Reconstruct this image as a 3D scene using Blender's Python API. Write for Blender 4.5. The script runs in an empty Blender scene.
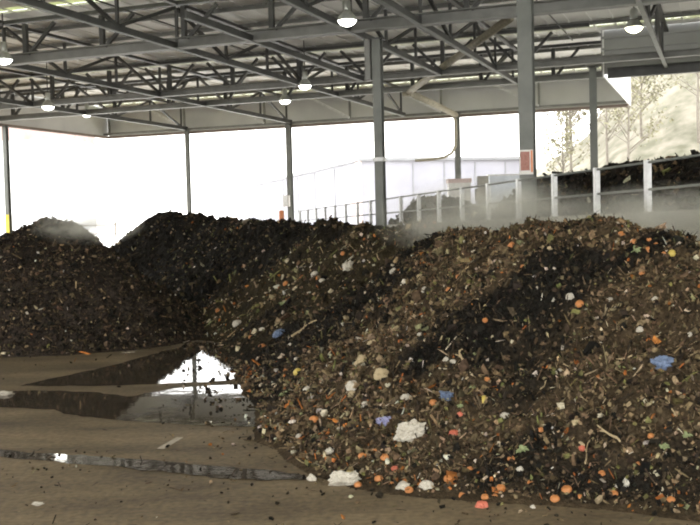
import bpy, math, random
import numpy as np
from mathutils import Vector, Matrix, noise as mnoise

random.seed(7)
RNG = np.random.default_rng(11)
scene = bpy.context.scene
COL = scene.collection

# ------------------------------------------------------------------ camera
F, EYE, HOR, ROLL = 1000.0, 2.6, 221.0, 0.025
PITCH = math.atan((262.5 - HOR) / F)


def ray(px, py):
    u, v = (px - 350) / F, -(py - 262.5) / F
    c, s = math.cos(ROLL), math.sin(ROLL)
    u2, v2 = c * u + s * v, -s * u + c * v
    d = np.array([u2, math.cos(PITCH) + v2 * math.sin(PITCH), -math.sin(PITCH) + v2 * math.cos(PITCH)])
    return d / d[1]


def at(px, py, depth):
    return np.array([0, 0, EYE]) + depth * ray(px, py)


def atz(px, py, z):
    d = ray(px, py)
    return np.array([0, 0, EYE]) + (z - EYE) / d[2] * d


cam = bpy.data.cameras.new('camera')
cam.sensor_width = 36
cam.lens = F / 700 * 36
cam.clip_end = 2000
camo = bpy.data.objects.new('camera', cam)
COL.objects.link(camo)
camo.location = (0, 0, EYE)
fw = Vector((0, math.cos(PITCH), -math.sin(PITCH)))
rt = Vector((1, 0, 0))
up = rt.cross(fw)
c, s = math.cos(ROLL), math.sin(ROLL)
# image x axis / y axis in world (picture turned a little anticlockwise)
ix = rt * c - up * s
iy = rt * s + up * c
M = Matrix((ix, iy, -fw)).transposed().to_4x4()
M.translation = (0, 0, EYE)
camo.matrix_world = M
scene.camera = camo

# ------------------------------------------------------------------ building axes
TH = math.atan(.378)
A_ = np.array([math.cos(TH), -math.sin(TH), 0])     # along the girders, to the right
B_ = np.array([math.sin(TH), math.cos(TH), 0])      # away from the viewer
O_ = np.array([1.1316, 35.0, 0])


def W(s_, t_, z):
    return O_ + A_ * s_ + B_ * t_ + np.array([0, 0, z])


# ------------------------------------------------------------------ materials
def new_mat(name):
    m = bpy.data.materials.new(name)
    m.use_nodes = True
    nt = m.node_tree
    return m, nt, nt.nodes['Principled BSDF']


def mat_noise(name, c1, c2, scale=3.0, rough=.6, metal=0.0, bump=0.0, detail=6, c3=None, spec=.5, rough2=None, bscale=None):
    m, nt, p = new_mat(name)
    tc = nt.nodes.new('ShaderNodeTexCoord')
    n = nt.nodes.new('ShaderNodeTexNoise')
    n.inputs['Scale'].default_value = scale
    n.inputs['Detail'].default_value = detail
    nt.links.new(tc.outputs['Object'], n.inputs['Vector'])
    r = nt.nodes.new('ShaderNodeValToRGB')
    r.color_ramp.elements[0].position = .32
    r.color_ramp.elements[0].color = (*c1, 1)
    r.color_ramp.elements[1].position = .68
    r.color_ramp.elements[1].color = (*c2, 1)
    if c3:
        e = r.color_ramp.elements.new(.8)
        e.color = (*c3, 1)
    nt.links.new(n.outputs['Fac'], r.inputs['Fac'])
    nt.links.new(r.outputs['Color'], p.inputs['Base Color'])
    p.inputs['Roughness'].default_value = rough
    p.inputs['Metallic'].default_value = metal
    p.inputs['Specular IOR Level'].default_value = spec
    if bump:
        b = nt.nodes.new('ShaderNodeBump')
        b.inputs['Strength'].default_value = bump
        b.inputs['Distance'].default_value = .03
        if bscale:
            n2 = nt.nodes.new('ShaderNodeTexNoise')
            n2.inputs['Scale'].default_value = bscale
            n2.inputs['Detail'].default_value = 5
            nt.links.new(tc.outputs['Object'], n2.inputs['Vector'])
            nt.links.new(n2.outputs['Fac'], b.inputs['Height'])
        else:
            nt.links.new(n.outputs['Fac'], b.inputs['Height'])
        nt.links.new(b.outputs['Normal'], p.inputs['Normal'])
    return m


def mat_attr(name, rough=.85, bump=.0, spec=.25, sheen=False):
    m, nt, p = new_mat(name)
    a = nt.nodes.new('ShaderNodeAttribute')
    a.attribute_name = 'Col'
    tc = nt.nodes.new('ShaderNodeTexCoord')
    n = nt.nodes.new('ShaderNodeTexNoise')
    n.inputs['Scale'].default_value = 22
    n.inputs['Detail'].default_value = 4
    nt.links.new(tc.outputs['Object'], n.inputs['Vector'])
    mr = nt.nodes.new('ShaderNodeMapRange')
    mr.inputs['From Min'].default_value = .3
    mr.inputs['From Max'].default_value = .7
    mr.inputs['To Min'].default_value = .55
    mr.inputs['To Max'].default_value = 1.5
    nt.links.new(n.outputs['Fac'], mr.inputs['Value'])
    mx = nt.nodes.new('ShaderNodeVectorMath')
    mx.operation = 'SCALE'
    nt.links.new(a.outputs['Color'], mx.inputs[0])
    nt.links.new(mr.outputs['Result'], mx.inputs['Scale'])
    nt.links.new(mx.outputs['Vector'], p.inputs['Base Color'])
    p.inputs['Roughness'].default_value = rough
    p.inputs['Specular IOR Level'].default_value = spec
    if bump:
        b = nt.nodes.new('ShaderNodeBump')
        b.inputs['Strength'].default_value = bump
        b.inputs['Distance'].default_value = .03
        nt.links.new(n.outputs['Fac'], b.inputs['Height'])
        nt.links.new(b.outputs['Normal'], p.inputs['Normal'])
    return m


STEEL = mat_noise('painted_steel', (.14, .14, .128), (.20, .20, .185), 2.0, .5, .15)
STEEL_D = mat_noise('shaded_dark_steel', (.035, .035, .034), (.065, .065, .062), 2.0, .5, .2)  # roof members seen against the light: their shade is in this colour
STEEL_COLUMN = mat_noise('grey_column_paint', (.105, .112, .10), (.165, .17, .155), 1.2, .5, .1)
BROWN_STEEL = mat_noise('brown_gutter_steel', (.16, .12, .10), (.22, .17, .14), 3, .6)
PIPE_M = mat_noise('dusty_tan_pipe', (.22, .20, .15), (.34, .31, .23), 5, .6)
GALV = mat_noise('galvanised_rail', (.50, .50, .50), (.68, .68, .68), 5, .45, .2)
DECKM = mat_noise('roof_decking', (.76, .76, .74), (.88, .88, .86), .6, .55, .1)
FASCIA = mat_noise('grey_fascia_sheet', (.48, .48, .47), (.58, .58, .56), .5, .6)
WHITE_CLAD = mat_noise('white_gable_sheet', (.80, .80, .80), (.88, .88, .88), .5, .6)
YELLOW = mat_noise('yellow_paint', (.62, .50, .05), (.75, .62, .10), 4, .6)
RED = mat_noise('red_sign_panel', (.30, .12, .09), (.40, .18, .14), 14, .5)
SIGNW = mat_noise('white_sign_paint', (.62, .60, .57), (.75, .73, .70), 8, .5)
CONC = mat_noise('concrete_wall', (.20, .19, .16), (.32, .30, .26), 1.3, .85, 0, .3)
WHITEP = mat_noise('white_wall_paint', (.27, .265, .30), (.33, .325, .36), .25, .8)
LAVR = mat_noise('pale_roof', (.2, .2, .21), (.26, .26, .27), .5, .8)
PINKB = mat_noise('pink_brick', (.50, .30, .27), (.62, .42, .38), 4, .9)
ORANGE_P = mat_noise('orange_plastic', (.65, .20, .08), (.75, .28, .12), 6, .5)
BARK = mat_noise('pale_bark', (.15, .13, .105), (.21, .185, .155), 6, .9)
LEAF = mat_noise('pale_spring_leaf', (.15, .145, .085), (.23, .21, .13), 1.5, .8)
HILLM = mat_noise('dry_hillside', (.085, .082, .05), (.20, .18, .14), .55, .95, 0, .3, 12, (.15, .155, .085))
YARD = mat_noise('pale_yard_concrete', (.60, .59, .56), (.72, .71, .68), .15, .9)
HEAP = mat_attr('compost_surface', .9, .9, .08)
CHIP = mat_attr('compost_flakes', .8, .2, .12)
PLAST_W = mat_noise('dirty_white_plastic', (.30, .27, .21), (.54, .50, .42), 16, .5, 0, .3)
PLAST_B = mat_noise('blue_plastic', (.06, .095, .17), (.17, .22, .33), 20, .35, 0, .3)
ORANGE_F = mat_noise('orange_skin', (.33, .115, .028), (.47, .20, .06), 22, .5, 0, .2)
RED_F = mat_noise('red_vegetable_skin', (.35, .07, .04), (.48, .14, .08), 20, .5)
YEL_F = mat_noise('yellow_peel', (.40, .29, .04), (.52, .42, .12), 20, .5)
GREEN_L = mat_noise('pale_green_leaf', (.12, .155, .05), (.32, .36, .19), 14, .6, 0, .3)
STICK_M = mat_noise('dry_stick', (.32, .24, .13), (.48, .38, .22), 10, .8)

# floor: brown dirty concrete
FLOOR, nt, p = new_mat('dirty_concrete_floor')
tc = nt.nodes.new('ShaderNodeTexCoord')
mp = nt.nodes.new('ShaderNodeMapping')
mp.inputs['Scale'].default_value = (.35, 1.0, 1)
nt.links.new(tc.outputs['Object'], mp.inputs['Vector'])
n1 = nt.nodes.new('ShaderNodeTexNoise'); n1.inputs['Scale'].default_value = 1.1; n1.inputs['Detail'].default_value = 9
n1.inputs['Roughness'].default_value = .62
n2 = nt.nodes.new('ShaderNodeTexNoise'); n2.inputs['Scale'].default_value = 14; n2.inputs['Detail'].default_value = 6
nt.links.new(mp.outputs['Vector'], n1.inputs['Vector'])
nt.links.new(tc.outputs['Object'], n2.inputs['Vector'])
r = nt.nodes.new('ShaderNodeValToRGB')
r.color_ramp.elements[0].position = .3; r.color_ramp.elements[0].color = (.055, .039, .022, 1)
r.color_ramp.elements[1].position = .7; r.color_ramp.elements[1].color = (.215, .162, .094, 1)
nt.links.new(n1.outputs['Fac'], r.inputs['Fac'])
r2 = nt.nodes.new('ShaderNodeValToRGB')
r2.color_ramp.elements[0].position = .3; r2.color_ramp.elements[0].color = (.6, .6, .6, 1)
r2.color_ramp.elements[1].position = .65; r2.color_ramp.elements[1].color = (1.15, 1.15, 1.15, 1)
nt.links.new(n2.outputs['Fac'], r2.inputs['Fac'])
mx = nt.nodes.new('ShaderNodeMix'); mx.data_type = 'RGBA'; mx.blend_type = 'MULTIPLY'; mx.inputs['Factor'].default_value = 1
nt.links.new(r.outputs['Color'], mx.inputs['A']); nt.links.new(r2.outputs['Color'], mx.inputs['B'])
nt.links.new(mx.outputs['Result'], p.inputs['Base Color'])
p.inputs['Roughness'].default_value = .62
p.inputs['Specular IOR Level'].default_value = .3
b = nt.nodes.new('ShaderNodeBump'); b.inputs['Strength'].default_value = .5; b.inputs['Distance'].default_value = .02
nt.links.new(n2.outputs['Fac'], b.inputs['Height']); nt.links.new(b.outputs['Normal'], p.inputs['Normal'])

# water lying on the floor
WATER, nt, p = new_mat('puddle_water')
p.inputs['Base Color'].default_value = (.05, .04, .03, 1)
p.inputs['Roughness'].default_value = .03
p.inputs['IOR'].default_value = 1.4
p.inputs['Specular IOR Level'].default_value = .8
tc = nt.nodes.new('ShaderNodeTexCoord')
n1 = nt.nodes.new('ShaderNodeTexNoise'); n1.inputs['Scale'].default_value = 3; n1.inputs['Detail'].default_value = 4
nt.links.new(tc.outputs['Object'], n1.inputs['Vector'])
b = nt.nodes.new('ShaderNodeBump'); b.inputs['Strength'].default_value = .06; b.inputs['Distance'].default_value = .02
nt.links.new(n1.outputs['Fac'], b.inputs['Height']); nt.links.new(b.outputs['Normal'], p.inputs['Normal'])

# translucent roof light sheet
GRP, nt, p = new_mat('translucent_roof_sheet')
out = nt.nodes['Material Output']
tr = nt.nodes.new('ShaderNodeBsdfTranslucent'); tr.inputs['Color'].default_value = (.42, .435, .30, 1)
df = nt.nodes.new('ShaderNodeBsdfDiffuse'); df.inputs['Color'].default_value = (.6, .62, .45, 1)
mxs = nt.nodes.new('ShaderNodeMixShader'); mxs.inputs[0].default_value = .3
nt.links.new(tr.outputs[0], mxs.inputs[1]); nt.links.new(df.outputs[0], mxs.inputs[2])
nt.links.new(mxs.outputs[0], out.inputs['Surface'])


def emis(name, col, strength):
    m, nt, p = new_mat(name)
    p.inputs['Base Color'].default_value = (*col, 1)
    p.inputs['Emission Color'].default_value = (*col, 1)
    p.inputs['Emission Strength'].default_value = strength
    return m


LAMP_W = emis('white_lamp_glow', (1, .98, .9), 9)
LAMP_Y = emis('warm_lamp_glow', (1, .93, .62), 9)
ALU = mat_noise('spun_aluminium', (.35, .36, .33), (.5, .51, .47), 8, .35, .5)


def steam_mat(name, dens, nscale):
    m = bpy.data.materials.new(name)
    m.use_nodes = True
    nt = m.node_tree
    nt.nodes.clear()
    out = nt.nodes.new('ShaderNodeOutputMaterial')
    v = nt.nodes.new('ShaderNodeVolumePrincipled')
    v.inputs['Color'].default_value = (.97, .95, .85, 1)
    v.inputs['Anisotropy'].default_value = .2
    tc = nt.nodes.new('ShaderNodeTexCoord')
    ln = nt.nodes.new('ShaderNodeVectorMath'); ln.operation = 'LENGTH'
    nt.links.new(tc.outputs['Object'], ln.inputs[0])
    fall = nt.nodes.new('ShaderNodeMapRange')
    fall.inputs['From Min'].default_value = .25; fall.inputs['From Max'].default_value = .98
    fall.inputs['To Min'].default_value = 1; fall.inputs['To Max'].default_value = 0
    nt.links.new(ln.outputs['Value'], fall.inputs['Value'])
    n = nt.nodes.new('ShaderNodeTexNoise'); n.inputs['Scale'].default_value = nscale; n.inputs['Detail'].default_value = 3
    nt.links.new(tc.outputs['Object'], n.inputs['Vector'])
    nr = nt.nodes.new('ShaderNodeMapRange')
    nr.inputs['From Min'].default_value = .38; nr.inputs['From Max'].default_value = .66
    nr.inputs['To Min'].default_value = .15; nr.inputs['To Max'].default_value = 1
    nt.links.new(n.outputs['Fac'], nr.inputs['Value'])
    a = nt.nodes.new('ShaderNodeMath'); a.operation = 'MULTIPLY'
    nt.links.new(fall.outputs['Result'], a.inputs[0]); nt.links.new(nr.outputs['Result'], a.inputs[1])
    d = nt.nodes.new('ShaderNodeMath'); d.operation = 'MULTIPLY'; d.inputs[1].default_value = dens
    nt.links.new(a.outputs[0], d.inputs[0])
    nt.links.new(d.outputs[0], v.inputs['Density'])
    nt.links.new(v.outputs[0], out.inputs['Volume'])
    return m


# ------------------------------------------------------------------ object helpers
def tag(o, label=None, cat=None, group=None, kind=None):
    if label: o['label'] = label
    if cat: o['category'] = cat
    if group: o['group'] = group
    if kind: o['kind'] = kind
    return o


def thing(name, loc, label, cat, group=None):
    o = bpy.data.objects.new(name, None)
    o.empty_display_size = .2
    COL.objects.link(o)
    o.location = tuple(loc)
    return tag(o, label, cat, group)


class MB:
    def __init__(self):
        self.v, self.f = [], []

    def hexa(self, p):
        i = len(self.v)
        self.v += [tuple(q) for q in p]
        self.f += [(i, i + 3, i + 2, i + 1), (i + 4, i + 5, i + 6, i + 7), (i, i + 1, i + 5, i + 4), (i + 1, i + 2, i + 6, i + 5),
                   (i + 2, i + 3, i + 7, i + 6), (i + 3, i, i + 4, i + 7)]

    def bar(self, p0, p1, w, h, upv=(0, 0, 1), off=(0, 0)):
        p0, p1 = np.array(p0, float), np.array(p1, float)
        d = p1 - p0; d /= np.linalg.norm(d)
        u = np.array(upv, float)
        if abs(d @ u) > .95: u = B_.copy()
        x = np.cross(d, u); x /= np.linalg.norm(x)
        u = np.cross(x, d)
        p0 = p0 + x * off[0] + u * off[1]; p1 = p1 + x * off[0] + u * off[1]
        q = [(-w / 2, -h / 2), (w / 2, -h / 2), (w / 2, h / 2), (-w / 2, h / 2)]
        self.hexa([p0 + x * i + u * j for i, j in q] + [p1 + x * i + u * j for i, j in q])
        return self

    def ibeam(self, p0, p1, w, h, t=.03, upv=(0, 0, 1)):
        self.bar(p0, p1, t, h - 2 * t, upv)
        self.bar(p0, p1, w, t, upv, (0, h / 2 - t / 2))
        self.bar(p0, p1, w, t, upv, (0, -h / 2 + t / 2))
        return self

    def box(self, c, sx, sy, sz, ax=None):
        ex, ey = (np.array([1, 0, 0]), np.array([0, 1, 0])) if ax is None else ax
        ez = np.array([0, 0, 1]); c = np.array(c, float)
        q = [(-1, -1), (1, -1), (1, 1), (-1, 1)]
        self.hexa([c + ex * i * sx / 2 + ey * j * sy / 2 - ez * sz / 2 for i, j in q] +
                  [c + ex * i * sx / 2 + ey * j * sy / 2 + ez * sz / 2 for i, j in q])
        return self

    def tube(self, pts, rad, n=8, taper=None):
        pts = [np.array(q, float) for q in pts]
        k = len(pts); base = len(self.v)
        prev = None
        for i, q in enumerate(pts):
            d = pts[min(i + 1, k - 1)] - pts[max(i - 1, 0)]; d /= np.linalg.norm(d)
            if prev is None:
                a = np.array([0, 0, 1.]) if abs(d[2]) < .9 else np.array([1., 0, 0])
            else:
                a = prev
            x = a - d * (a @ d); x /= np.linalg.norm(x); prev = x
            y = np.cross(d, x)
            rr = rad if taper is None else rad * (1 + (taper - 1) * i / (k - 1))
            for j in range(n):
                th = 2 * math.pi * j / n
                self.v.append(tuple(q + rr * (x * math.cos(th) + y * math.sin(th))))
        for i in range(k - 1):
            for j in range(n):
                a0 = base + i * n + j; a1 = base + i * n + (j + 1) % n
                self.f.append((a0, a1, a1 + n, a0 + n))
        self.f.append(tuple(base + j for j in reversed(range(n))))
        self.f.append(tuple(base + (k - 1) * n + j for j in range(n)))
        return self

    def lathe(self, c, prof, n=20):
        base = len(self.v)
        for r_, z in prof:
            for j in range(n):
                th = 2 * math.pi * j / n
                self.v.append((c[0] + r_ * math.cos(th), c[1] + r_ * math.sin(th), c[2] + z))
        for i in range(len(prof) - 1):
            for j in range(n):
                a0 = base + i * n + j; a1 = base + i * n + (j + 1) % n
                self.f.append((a0, a1, a1 + n, a0 + n))
        return self

    def build(self, name, mat, parent=None, smooth=False, origin=None):
        org = np.array(parent.location) if parent is not None and parent.type == 'EMPTY' else np.zeros(3)
        if origin is not None: org = np.array(origin, float)
        me = bpy.data.meshes.new(name)
        me.from_pydata([tuple(np.array(q) - org) for q in self.v], [], self.f)
        me.update()
        if smooth:
            me.polygons.foreach_set('use_smooth', [True] * len(me.polygons))
        me.materials.append(mat)
        o = bpy.data.objects.new(name, me)
        COL.objects.link(o)
        if parent is not None:
            o.parent = parent
        elif origin is not None:
            o.location = tuple(origin)
        return o


def structure(o):
    o['kind'] = 'structure'
    return o


ORD = ['first', 'second', 'third', 'fourth', 'fifth', 'sixth', 'seventh', 'eighth', 'ninth', 'tenth', 'eleventh', 'twelfth', 'thirteenth',
       'fourteenth', 'fifteenth', 'sixteenth', 'seventeenth', 'eighteenth', 'nineteenth', 'twentieth', 'twenty-first', 'twenty-second',
       'twenty-third', 'twenty-fourth', 'twenty-fifth', 'twenty-sixth', 'twenty-seventh', 'twenty-eighth', 'twenty-ninth', 'thirtieth',
       'thirty-first', 'thirty-second', 'thirty-third', 'thirty-fourth', 'thirty-fifth']

# ------------------------------------------------------------------ numpy noise
_T = RNG.random((256, 256))


def vnoise(x, y):
    xi, yi = np.floor(x).astype(int), np.floor(y).astype(int)
    fx, fy = x - xi, y - yi
    fx, fy = fx * fx * (3 - 2 * fx), fy * fy * (3 - 2 * fy)
    g = lambda i, j: _T[(xi + i) & 255, (yi + j) & 255]
    return (g(0, 0) * (1 - fx) + g(1, 0) * fx) * (1 - fy) + (g(0, 1) * (1 - fx) + g(1, 1) * fx) * fy


def fbm(x, y, sc, oct=4, gain=.5):
    tot, amp, nrm = 0, 1, 0
    for k in range(oct):
        tot = tot + amp * (vnoise(x * sc + 17.3 * k, y * sc + 5.1 * k) - .5)
        nrm += amp; amp *= gain; sc *= 2.03
    return tot / nrm * 2


# ------------------------------------------------------------------ floor, yard, puddles
mb = MB()
mb.v = [(-60, -8, 0), (45, -8, 0), (45, 72, 0), (-60, 72, 0)]; mb.f = [(0, 1, 2, 3)]
structure(mb.build('floor', FLOOR))
mb = MB()
mb.v = [(-400, -120, -.03), (400, -120, -.03), (400, 600, -.03), (-400, 600, -.03)]; mb.f = [(0, 1, 2, 3)]
structure(mb.build('yard_ground', YARD))


def puddle(name, pix, label, mat=WATER, jit=.10, z=.006, group=None):
    P = [atz(x, y, 0)[:2] for x, y in pix]
    pts = []
    n = len(P)
    for i in range(n):
        a0, a1 = P[i], P[(i + 1) % n]
        L = np.linalg.norm(a1 - a0)
        k = max(2, int(L / .12))
        for j in range(k):
            q = a0 + (a1 - a0) * j / k
            q = q + jit * np.array([mnoise.noise((q[0] * 2.3, q[1] * 2.3, 3)), mnoise.noise((q[0] * 2.3, q[1] * 2.3, 9))]) \
                + jit * .5 * np.array([mnoise.noise((q[0] * 7, q[1] * 7, 3)), mnoise.noise((q[0] * 7, q[1] * 7, 9))])
            pts.append((q[0], q[1], z))
    mb = MB(); mb.v = pts; mb.f = [tuple(range(len(pts)))]
    o = mb.build(name, mat)
    if o.data.polygons[0].normal.z < 0: o.data.flip_normals()
    tag(o, label, 'puddle', group)
    o['kind'] = 'stuff'
    return o


puddle('puddle', [(20, 386), (80, 373), (130, 361), (168, 350), (196, 342), (250, 342), (262, 362), (268, 380), (240, 380), (200, 382), (150, 385), (90, 386)],
       'bright shallow puddle at the foot of the left heap reflecting the open end')
puddle('puddle', [(-12, 391), (60, 391), (100, 393), (128, 397), (160, 391), (205, 386), (268, 385), (275, 400), (268, 428), (215, 426),
                  (165, 424), (125, 421), (80, 417), (52, 410), (-12, 407)],
       'long standing puddle across the floor in front of the left heap', z=.006)
puddle('puddle', [(-12, 449), (40, 453), (90, 456), (150, 461), (210, 466), (262, 470), (300, 474), (312, 481), (262, 481), (200, 476), (130, 469), (60, 463), (-12, 457)],
       'thin grey wet trickle running across the dirt nearest the viewer', z=.006)


# ------------------------------------------------------------------ heaps
DDIR = np.array([-8.38, 34.0, 0]); DDIR /= np.linalg.norm(DDIR)
DPER = np.array([DDIR[1], -DDIR[0], 0])
R0 = np.array([6.3, 17.97, 0])


class Heap:
    def __init__(self, ridge, base=0.0, seed=0, rough=.16, prof=1.12):
        self.r, self.base, self.seed, self.rough, self.prof = ridge, base, seed, rough, prof

    def h(self, x, y):
        x = np.asarray(x, float); y = np.asarray(y, float)
        wx = x + .35 * fbm(x + self.seed, y, .45, 3); wy = y + .35 * fbm(x, y + 31 + self.seed, .45, 3)
        best = np.full(x.shape, -1.0)
        rs = self.r
        segs = list(zip(rs[:-1], rs[1:])) if len(rs) > 1 else [(rs[0], rs[0])]
        for a, b in segs:
            if a is None or b is None: continue
            dx, dy = b[0] - a[0], b[1] - a[1]
            L2 = dx * dx + dy * dy + 1e-9
            k = np.clip(((wx - a[0]) * dx + (wy - a[1]) * dy) / L2, 0, 1)
            d = np.hypot(wx - a[0] - k * dx, wy - a[1] - k * dy)
            H = a[2] + (b[2] - a[2]) * k; R = a[3] + (b[3] - a[3]) * k
            u = d / R
            us = (np.sqrt(u * u + .0064) - .08)
            q = np.clip(1 - us, 0, 1) ** self.prof
            best = np.maximum(best, np.where(u < 1.08, H * q, -.3))
        n = self.rough * fbm(x + 3 + self.seed, y, .8, 3) + .10 * fbm(x, y + self.seed, 2.6, 3) + .085 * fbm(x + self.seed, y, 7, 3)
        w = np.clip(best / .6, 0, 1)
        return self.base + best + n * w - .02

    def normal(self, x, y, e=.06):
        hx = (self.h(x + e, y) - self.h(x - e, y)) / (2 * e)
        hy = (self.h(x, y + e) - self.h(x, y - e)) / (2 * e)
        n = np.stack([-hx, -hy, np.ones_like(hx)], -1)
        return n / np.linalg.norm(n, axis=-1, keepdims=True)


def pix_to_heaps(px, py, heaps, d0=6, d1=60):
    r_ = ray(px, py)
    D = np.arange(d0, d1, .02)
    P = np.array([0, 0, EYE])[None, :] + D[:, None] * r_[None, :]
    H = np.zeros(len(D))
    for hp in heaps: H = np.maximum(H, hp.h(P[:, 0], P[:, 1]))
    i = np.argmax(P[:, 2] <= H)
    if P[i, 2] > H[i]: return None
    q = P[i]
    best = max(heaps, key=lambda hp: hp.h(q[0:1], q[1:2])[0])
    nn = best.normal(q[0:1], q[1:2], .12)[0]
    return q, nn


def set_col(me, cols):
    a = me.attributes.new('Col', 'FLOAT_COLOR', 'POINT')
    c4 = np.ones((len(cols), 4), np.float32); c4[:, :3] = cols
    a.data.foreach_set('color', c4.ravel())


def heap_mesh(name, heap, x0, x1, y0, y1, step, colf, label, cat, org, clip=False):
    xs = np.arange(x0, x1 + step, step); ys = np.arange(y0, y1 + step, step)
    X, Y = np.meshgrid(xs, ys)
    Z = heap.h(X, Y)
    keepv = Z > heap.base - .12
    if clip: keepv &= ((X - R0[0]) * DPER[0] + (Y - R0[1]) * DPER[1]) < -.2
    keepq = keepv[:-1, :-1] | keepv[1:, :-1] | keepv[:-1, 1:] | keepv[1:, 1:]
    if clip: keepq &= (keepv | (Z < heap.base + .1))[:-1, :-1] & ((((X - R0[0]) * DPER[0] + (Y - R0[1]) * DPER[1]) < -.17)[1:, 1:])
    idx = np.arange(X.size).reshape(X.shape)
    q = np.stack([idx[:-1, :-1], idx[:-1, 1:], idx[1:, 1:], idx[1:, :-1]], -1)[keepq]
    used = np.unique(q); remap = -np.ones(X.size, int); remap[used] = np.arange(len(used))
    Zc = np.maximum(Z, heap.base - .05)
    V = np.stack([X.ravel(), Y.ravel(), Zc.ravel()], -1)[used]
    cols = colf(V[:, 0], V[:, 1])
    jit = step * .35
    V[:, :2] += RNG.uniform(-jit, jit, (len(V), 2))
    V -= np.array(org)
    me = bpy.data.meshes.new(name)
    me.from_pydata(V.tolist(), [], remap[q].tolist())
    me.update()
    set_col(me, cols)
    me.materials.append(HEAP)
    o = bpy.data.objects.new(name, me)
    COL.objects.link(o)
    o.location = tuple(org)
    tag(o, label, cat)
    o['kind'] = 'stuff'
    return o


PAL = np.array([(.009, .008, .006), (.021, .016, .011), (.047, .034, .020), (.092, .064, .036), (.15, .108, .06), (.25, .188, .11),
                (.40, .345, .25), (.12, .115, .042), (.30, .11, .028), (.15, .145, .075), (.50, .47, .40)])


def chips(name, heap, n, bounds, wfun, size, parent, dens=None, downhill=.6, zmin=.03):
    x0, x1, y0, y1 = bounds
    x = RNG.uniform(x0, x1, n * 3); y = RNG.uniform(y0, y1, n * 3)
    h = heap.h(x, y)
    ok = h > heap.base + zmin
    nn = heap.normal(x, y)
    ok &= (nn[:, 0] * (0 - x) + nn[:, 1] * (0 - y) + nn[:, 2] * (EYE - h)) > -1.0   # sides one could see from around here
    if dens is not None: ok &= RNG.random(len(x)) < dens(x, y)
    i = np.where(ok)[0][:n]
    x, y, h, nn = x[i], y[i], h[i], nn[i]
    m = len(x)
    ws = wfun(x, y)                                   # m x len(PAL)
    ws = np.cumsum(ws, 1); ws /= ws[:, -1:]
    ci = (RNG.random(m)[:, None] > ws).sum(1)
    col = PAL[ci] * RNG.uniform(.5, 1.3, (m, 1)) * RNG.uniform(.92, 1.08, (m, 3))
    # local frame: t = downhill tangent, b = across
    g = np.stack([nn[:, 0], nn[:, 1], np.zeros(m)], -1)
    t = g - nn * (g * nn).sum(1, keepdims=True)
    ln = np.linalg.norm(t, axis=1, keepdims=True)
    rnd = RNG.normal(size=(m, 3)); rnd -= nn * (rnd * nn).sum(1, keepdims=True); rnd /= np.linalg.norm(rnd, axis=1, keepdims=True)
    t = np.where(ln > 1e-3, t / np.maximum(ln, 1e-6), rnd)
    t = t * downhill + rnd * (1 - downhill) * 1.2
    t += nn * RNG.normal(0, .5, (m, 1)); t /= np.linalg.norm(t, axis=1, keepdims=True)
    b_ = np.cross(nn, t); b_ += nn * RNG.normal(0, .5, (m, 1)); b_ /= np.linalg.norm(b_, axis=1, keepdims=True)
    k = np.cross(t, b_)
    S = size(x, y) * np.exp(RNG.normal(0, .42, m))
    kind = RNG.random(m)
    L = S * np.where(kind < .3, RNG.uniform(2.2, 4.5, m), RNG.uniform(.8, 1.5, m))
    Wd = S * np.where(kind < .3, RNG.uniform(.16, .32, m), RNG.uniform(.5, 1.1, m))
    Tk = S * np.where(kind < .55, RNG.uniform(.1, .25, m), RNG.uniform(.4, .8, m))
    L = np.minimum(L, .34)
    c0 = np.stack([x, y, h], -1) + nn * (Tk * .35)[:, None]
    sg = np.array([(-1, -1, -1), (1, -1, -1), (1, 1, -1), (-1, 1, -1), (-1, -1, 1), (1, -1, 1), (1, 1, 1), (-1, 1, 1)], float)
    jit = RNG.uniform(.45, 1.1, (m, 8, 3)) * sg[None]
    V = c0[:, None, :] + jit[..., 0:1] * (t * L[:, None] / 2)[:, None, :] + jit[..., 1:2] * (b_ * Wd[:, None] / 2)[:, None, :] \
        + jit[..., 2:3] * (k * Tk[:, None] / 2)[:, None, :]
    V = V.reshape(-1, 3) - np.array(parent.location)
    fc = np.array([(0, 3, 2, 1), (4, 5, 6, 7), (0, 1, 5, 4), (1, 2, 6, 5), (2, 3, 7, 6), (3, 0, 4, 7)])
    Fc = (fc[None] + (np.arange(m) * 8)[:, None, None]).reshape(-1, 4)
    me = bpy.data.meshes.new(name)
    me.from_pydata(V.tolist(), [], Fc.tolist())
    me.update()
    set_col(me, np.repeat(col, 8, 0))
    me.materials.append(CHIP)
    o = bpy.data.objects.new(name, me)
    COL.objects.link(o)
    o.parent = parent
    o['kind'] = 'stuff'
    return o


RIGHT = Heap([(9.5, 10.4, 1.9, 3.6), (6.0, 11.3, 1.9, 3.7), (4.4, 12.8, 2.24, 4.4), (3.55, 14.3, 2.52, 4.8), (2.7, 15.3, 2.42, 4.2), (2.1, 16.3, 2.46, 3.8), (1.75, 17.0, 2.45, 3.3),
              None, (1.95, 11.7, 1.0, 2.6), (3.9, 10.7, 1.15, 2.3)],
             seed=2)
MID = Heap([(2.4, 20.2, 2.40, 4.0), (1.4, 21.7, 2.50, 4.0), (-.5, 25, 2.58, 3.4), (-2.1, 29.5, 2.66, 3.3), (-3.7, 36.0, 2.70, 3.5), (-6.2, 46.5, 2.86, 3.9), (-8.9, 49.5, 3.3, 4.8), (-9.4, 50.2, 3.35, 4.8),
            None, (-4.3, 29.0, .25, 2.8), (-3.3, 25.6, .16, 2.2), (-1.5, 22.6, .45, 1.7)], seed=9)
LEFT = Heap([(-14, 24.8, 1.9, 3.6), (-9.6, 24.3, 1.95, 3.7), (-7.3, 24.0, 2.80, 3.6), (-6.75, 24.0, 2.84, 3.5)], seed=21, rough=.10)


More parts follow.
